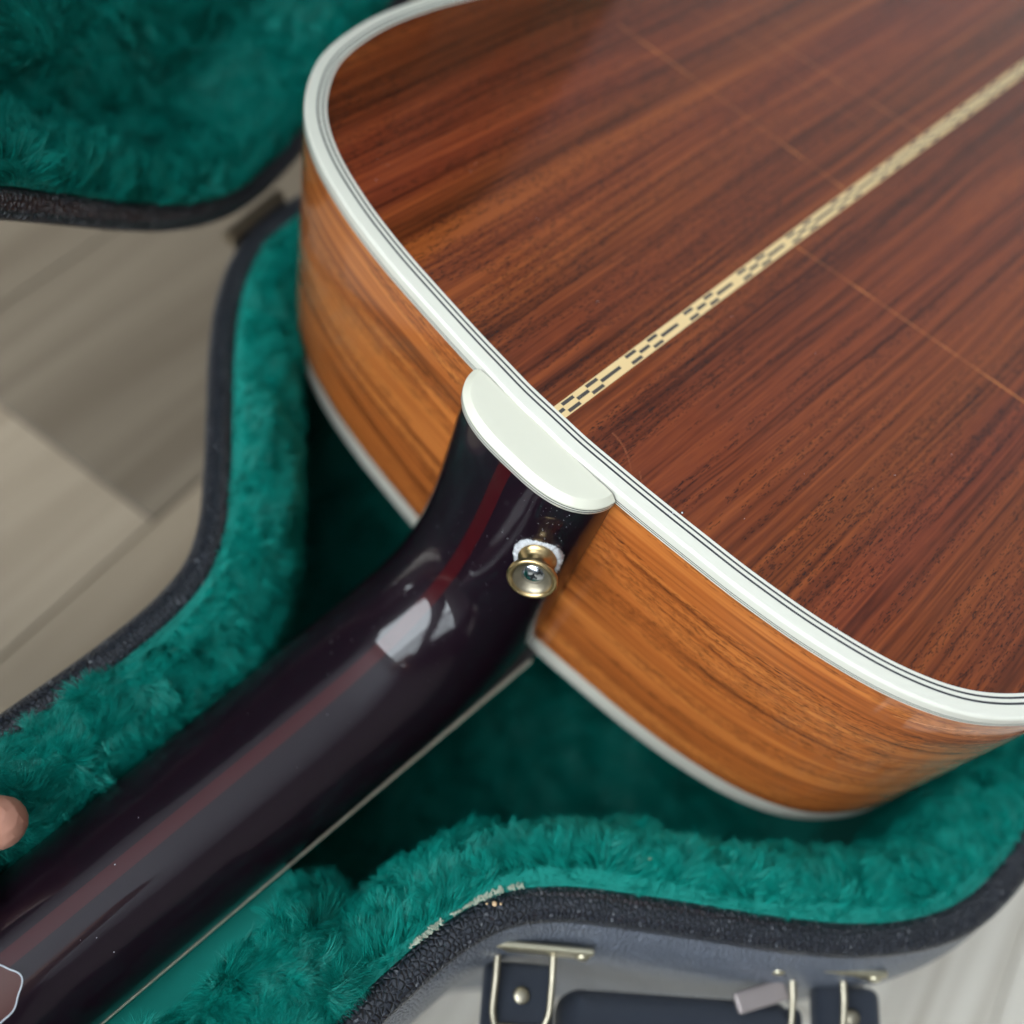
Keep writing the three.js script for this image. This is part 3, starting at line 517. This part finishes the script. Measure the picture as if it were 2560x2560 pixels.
// lid, hinged along the left side and leaning back
{
  const lid = group('lid', guitarCase), yaw = 0.24, phi = 99 * Math.PI / 180, hAxis = new THREE.Vector3(Math.cos(yaw), 0, -Math.sin(yaw)), pivot = V(60, RIM, CZ - 175);
  lid.position.copy(V(60, RIM + 9, CZ - 175)); lid.quaternion.setFromAxisAngle(hAxis, -phi);
  const shift = (g) => { g.translate(-pivot.x, -pivot.y, -pivot.z); return g; };
  const R0 = RIM;
  const rp = []; for (let k = 0; k <= 8; k++) { const a = Math.PI * k / 8; rp.push([4.6 - 4.6 * Math.cos(a), R0 + 2.6 - 2.6 * Math.sin(a)]); }
  mesh('lid_shell', shift(sweep(co, [[0.3, R0 + 7], [-3, R0 + 13], [-5, R0 + 22], [-5, R0 + 34], [-1, R0 + 45], [8, R0 + 50], [30, R0 + 54]], true)), MAT.vinyl, lid);
  mesh('lid_rim', shift(sweep(co, [[0, R0 + 8], ...rp, [9.2, R0 + 9]], true)), MAT.vinyl, lid);
  const top = (() => { const s = new THREE.Shape(); co.forEach((q, i) => { const x = (q.x + q.nx * 30) * K, z = (q.z + q.nz * 30) * K; i ? s.lineTo(x, -z) : s.moveTo(x, -z); }); const g = new THREE.ShapeGeometry(s); g.rotateX(-Math.PI / 2); g.translate(0, (R0 + 54) * K, 0); return shift(g); })();
  mesh('lid_top', top, MAT.vinyl, lid);
  const lp = [[8.8, R0 + 5], [10, R0 + 1.5], [14, R0 + 1], [19, R0 + 5], [22, R0 + 13], [23, R0 + 24], [25, R0 + 36], [30, R0 + 42]];
  const lpos = (o, j) => { const [d, y] = lp[j], w = j > 1 ? wob(o.s + 700, j * 0.6) : 0; return new THREE.Vector3(o.x + o.nx * (d + w), y + 0.5 * w, o.z + o.nz * (d + w)); };
  mesh('lid_padding', shift(grid(co.map((o) => lp.map((_, j) => lpos(o, j).multiplyScalar(K))), true)), MAT.plush, lid);
  const floorY = (x, z) => R0 + 41 + 3.2 * noise(x / 45, z / 45, 91) + 1.5 * noise(x / 18, z / 18, 92);
  const halfAt = (x) => { let b = cp[0]; for (const c of cp) if (Math.abs(c[0] - x) < Math.abs(b[0] - x)) b = c; return b[1]; };
  { const rows = []; for (let x = -380; x <= 500; x += 10) { const w = Math.max(5, halfAt(x) - 26), r = []; for (let k = 0; k <= 24; k++) { const z = CZ + mix(-w, w, k / 24); r.push(V(x, floorY(x, z), z)); } rows.push(r); } mesh('lid_lining', shift(grid(rows)), MAT.plush, lid); }
  const list = [], pv = pivot.clone().divideScalar(K);
  for (let k = 0; k < 26000; k++) {
    const x = mix(-190, 330, fr()), w = halfAt(x) - 27, z = CZ + mix(-w, Math.min(w, 120), fr()), N = new THREE.Vector3(0, -1, 0), lean = leanAt(x / 2, z / 2, N, 0); lean.z -= 0.3;
    list.push([new THREE.Vector3(x, floorY(x, z), z).sub(pv), N, lean, 6.5 + 5 * fr(), clamp(0.5 + 0.5 * (fr() - 0.5))]);
  }
  for (let i = 0; i < co.length; i++) {
    const o = co[i], q = co[(i + 1) % co.length]; if (o.x < -190 || o.x > 300 || o.z > 60) continue; const len = Math.hypot(q.x - o.x, q.z - o.z);
    for (let j = 0; j < lp.length - 1; j++) for (let k = 0; k < len * 4.5; k++) {
      const v = fr(), u = fr(), p = lpos(o, j).lerp(lpos(q, j), u).lerp(lpos(o, j + 1).lerp(lpos(q, j + 1), u), v), N = new THREE.Vector3(o.nx, j < 3 ? -1.4 : -0.25, o.nz).normalize(), lean = leanAt((o.s + u * len) / 1.5, j * 6 + v * 6, N, 0); lean.y += 0.2; { const d = lean.x * o.nx + lean.z * o.nz; if (j < 4 && d < 0.3) { lean.x += o.nx * (0.3 - d); lean.z += o.nz * (0.3 - d); } }
      list.push([p.sub(pv), N, lean, (5 + 4 * fr()) * (j ? 1 : 0.5), clamp(0.5 + 0.5 * (fr() - 0.5))]);
    }
  }
  furMesh('lid_pile', coarse, list, lid);
  console.log('lid tufts', list.length);
  // hinge leaves at the shoulder
  const hx = [30, 46];
  for (const x of hx) { const g = boxGeo(13, 2.2, 9, 1, 2); const o = co.reduce((b, q) => (q.z < 0 && Math.abs(q.x - x) < Math.abs(b.x - x) ? q : b), co.find((q) => q.z < -60)); g.translate(o.x * K, (RIM - 6) * K, (o.z - 2) * K); mesh('hinge_leaf', g, MAT.hinge, guitarCase); }
  const kn = new THREE.CylinderGeometry(2.6 * K, 2.6 * K, 30 * K, 16); kn.rotateZ(Math.PI / 2); kn.rotateY(yaw); kn.translate(36 * K, (RIM - 1) * K, (CZ - 172) * K); mesh('hinge_knuckle', kn, MAT.hinge, guitarCase);
}

// ================================================================ hand at the left edge
function fleshGeo(bones, cell, pad, blend) {             // bones: [ax, ay, az, ra, bx, by, bz, rb] in mm
  const lo = [1e9, 1e9, 1e9], hi = [-1e9, -1e9, -1e9];
  for (const b of bones) for (const k of [0, 4]) for (let c = 0; c < 3; c++) { lo[c] = Math.min(lo[c], b[k + c] - b[k + 3] - pad); hi[c] = Math.max(hi[c], b[k + c] + b[k + 3] + pad); }
  const size = Math.max(hi[0] - lo[0], hi[1] - lo[1], hi[2] - lo[2]), n = Math.ceil(size / cell) + 2, mc = new MarchingCubes(n, new THREE.MeshStandardMaterial(), false, false, 400000);
  mc.isolation = 0; mc.reset();
  const mid = [0, 1, 2].map((c) => (lo[c] + hi[c]) / 2);
  for (let k = 0; k < n; k++) for (let j = 0; j < n; j++) for (let i = 0; i < n; i++) {
    const p = [i, j, k].map((v, c) => mid[c] + ((v - n / 2) / (n / 2)) * size / 2 * 1.04); let sum = 0;
    for (const b of bones) {
      const dx = b[4] - b[0], dy = b[5] - b[1], dz = b[6] - b[2], px = p[0] - b[0], py = p[1] - b[1], pz = p[2] - b[2], l = dx * dx + dy * dy + dz * dz, t = l ? clamp((px * dx + py * dy + pz * dz) / l) : 0;
      const d = Math.hypot(px - dx * t, py - dy * t, pz - dz * t) - mix(b[3], b[7], t); sum += Math.exp(-d / blend);
    }
    mc.field[k * n * n + j * n + i] = blend * Math.log(Math.max(sum, 1e-30));
  }
  mc.update();
  const c = mc.count, P = new Float32Array(mc.positionArray.slice(0, c * 3)), Nn = new Float32Array(mc.normalArray.slice(0, c * 3));
  for (let i = 0; i < c; i++) for (let q = 0; q < 3; q++) P[3 * i + q] = (mid[q] + P[3 * i + q] * size / 2 * 1.04) * K;
  const g = new THREE.BufferGeometry(); g.setAttribute('position', new THREE.BufferAttribute(P, 3));
  const m = mergeVertices(g, 1e-6); m.computeVertexNormals(); return m;
}
{
  const chain = (pts0, pts = pts0.map(([x, y, z, r]) => [x + 1.5, y - 1.5, z + 3, r])) => pts.slice(1).map((p, i) => [...pts[i], ...p]);
  const wr = [-262, -40, -150], bones = [
    ...chain([[-149.5, -63, -25.5, 6.4], [-163, -59, -37, 7.6], [-182, -50, -55, 8.4], [-206, -42, -84, 9.5]]),
    ...chain([[-168, -74, -20, 6.8], [-182, -66, -35, 8], [-200, -54, -56, 8.8], [-222, -42, -84, 10]]),
    ...chain([[-187, -76, -20, 6.6], [-201, -66, -38, 7.8], [-217, -54, -60, 8.4], [-237, -42, -90, 10]]),
    ...chain([[-206, -74, -32, 5.8], [-217, -64, -48, 6.8], [-231, -54, -68, 7.4], [-250, -43, -98, 9]]),
    ...chain([[-170, -66, -88, 7.4], [-186, -55, -96, 8.8], [-212, -46, -114, 11]]),
    [-206, -42, -84, 12, -238, -40, -132, 18], [-222, -42, -84, 12, -246, -40, -132, 18], [-237, -42, -90, 12, -254, -40, -134, 18], [-250, -43, -98, 10, -262, -40, -138, 16], [-212, -46, -114, 12, -240, -41, -136, 16],
    [...wr, 24, -330, -20, -235, 32]];
  // the same person leans in behind the camera: dark clothes, mirrored in the lacquer of the neck
  const hip = [-640, 90, 800], chest = [-545, 400, 640], neckB = [-480, 520, 540], body = [
    [-335, 600, 500, 84, -380, 555, 530, 72], [-380, 555, 530, 58, ...neckB, 52],
    [-330, -20, -235, 32, -450, 110, 40, 42], [-450, 110, 40, 42, -560, 440, 430, 56],
    [-190, 300, 160, 26, -225, 285, 185, 28], [-225, 285, 185, 28, -300, 150, 470, 40], [-300, 150, 470, 40, -400, 420, 630, 56],
    ...[0, 1, 2, 3].map((k) => [-188 + 6 * k, 322 - 13 * k, 150 + 4 * k, 9, -160 + 5 * k, 312 - 14 * k, 128 + 6 * k, 8]), [-206, 268, 170, 11, -170, 262, 140, 9],
    [-560, 440, 430, 62, ...neckB, 70], [-400, 420, 630, 62, ...neckB, 70], [...neckB, 90, ...chest, 130], [...chest, 130, ...hip, 140]];
  const person = mesh('person', mergeGeometries([fleshGeo(bones, 1.7, 4, 1.6), fleshGeo(body, 13, 20, 9)]), MAT.skin);
  tag(person, 'person in dark clothes leaning over the case, one fingertip at the left edge', 'person');
  const dark = std(0.016, 0.017, 0.022, { roughness: 0.9 });
  mesh('clothing', fleshGeo([[-360, 14, -165, 42, -450, 110, 40, 52], [-450, 110, 40, 52, -560, 440, 430, 70], [-240, 262, 245, 42, -300, 150, 470, 52], [-300, 150, 470, 52, -400, 420, 630, 70], [-560, 440, 430, 76, ...neckB, 82], [-400, 420, 630, 76, ...neckB, 82], [...neckB, 100, ...chest, 145], [...chest, 145, ...hip, 155], [...hip, 120, -330, -70, 700, 90], [-330, -70, 700, 85, -620, -120, 1050, 62], [...hip, 120, -560, -80, 480, 90], [-560, -80, 480, 85, -880, -120, 780, 62]], 17, 20, 12), dark, person);
  mesh('hair', fleshGeo([[-348, 625, 507, 88, -402, 582, 540, 78]], 9, 10, 6), std(0.02, 0.014, 0.01, { roughness: 0.7 }), person);
}

renderer.render(scene, camera);
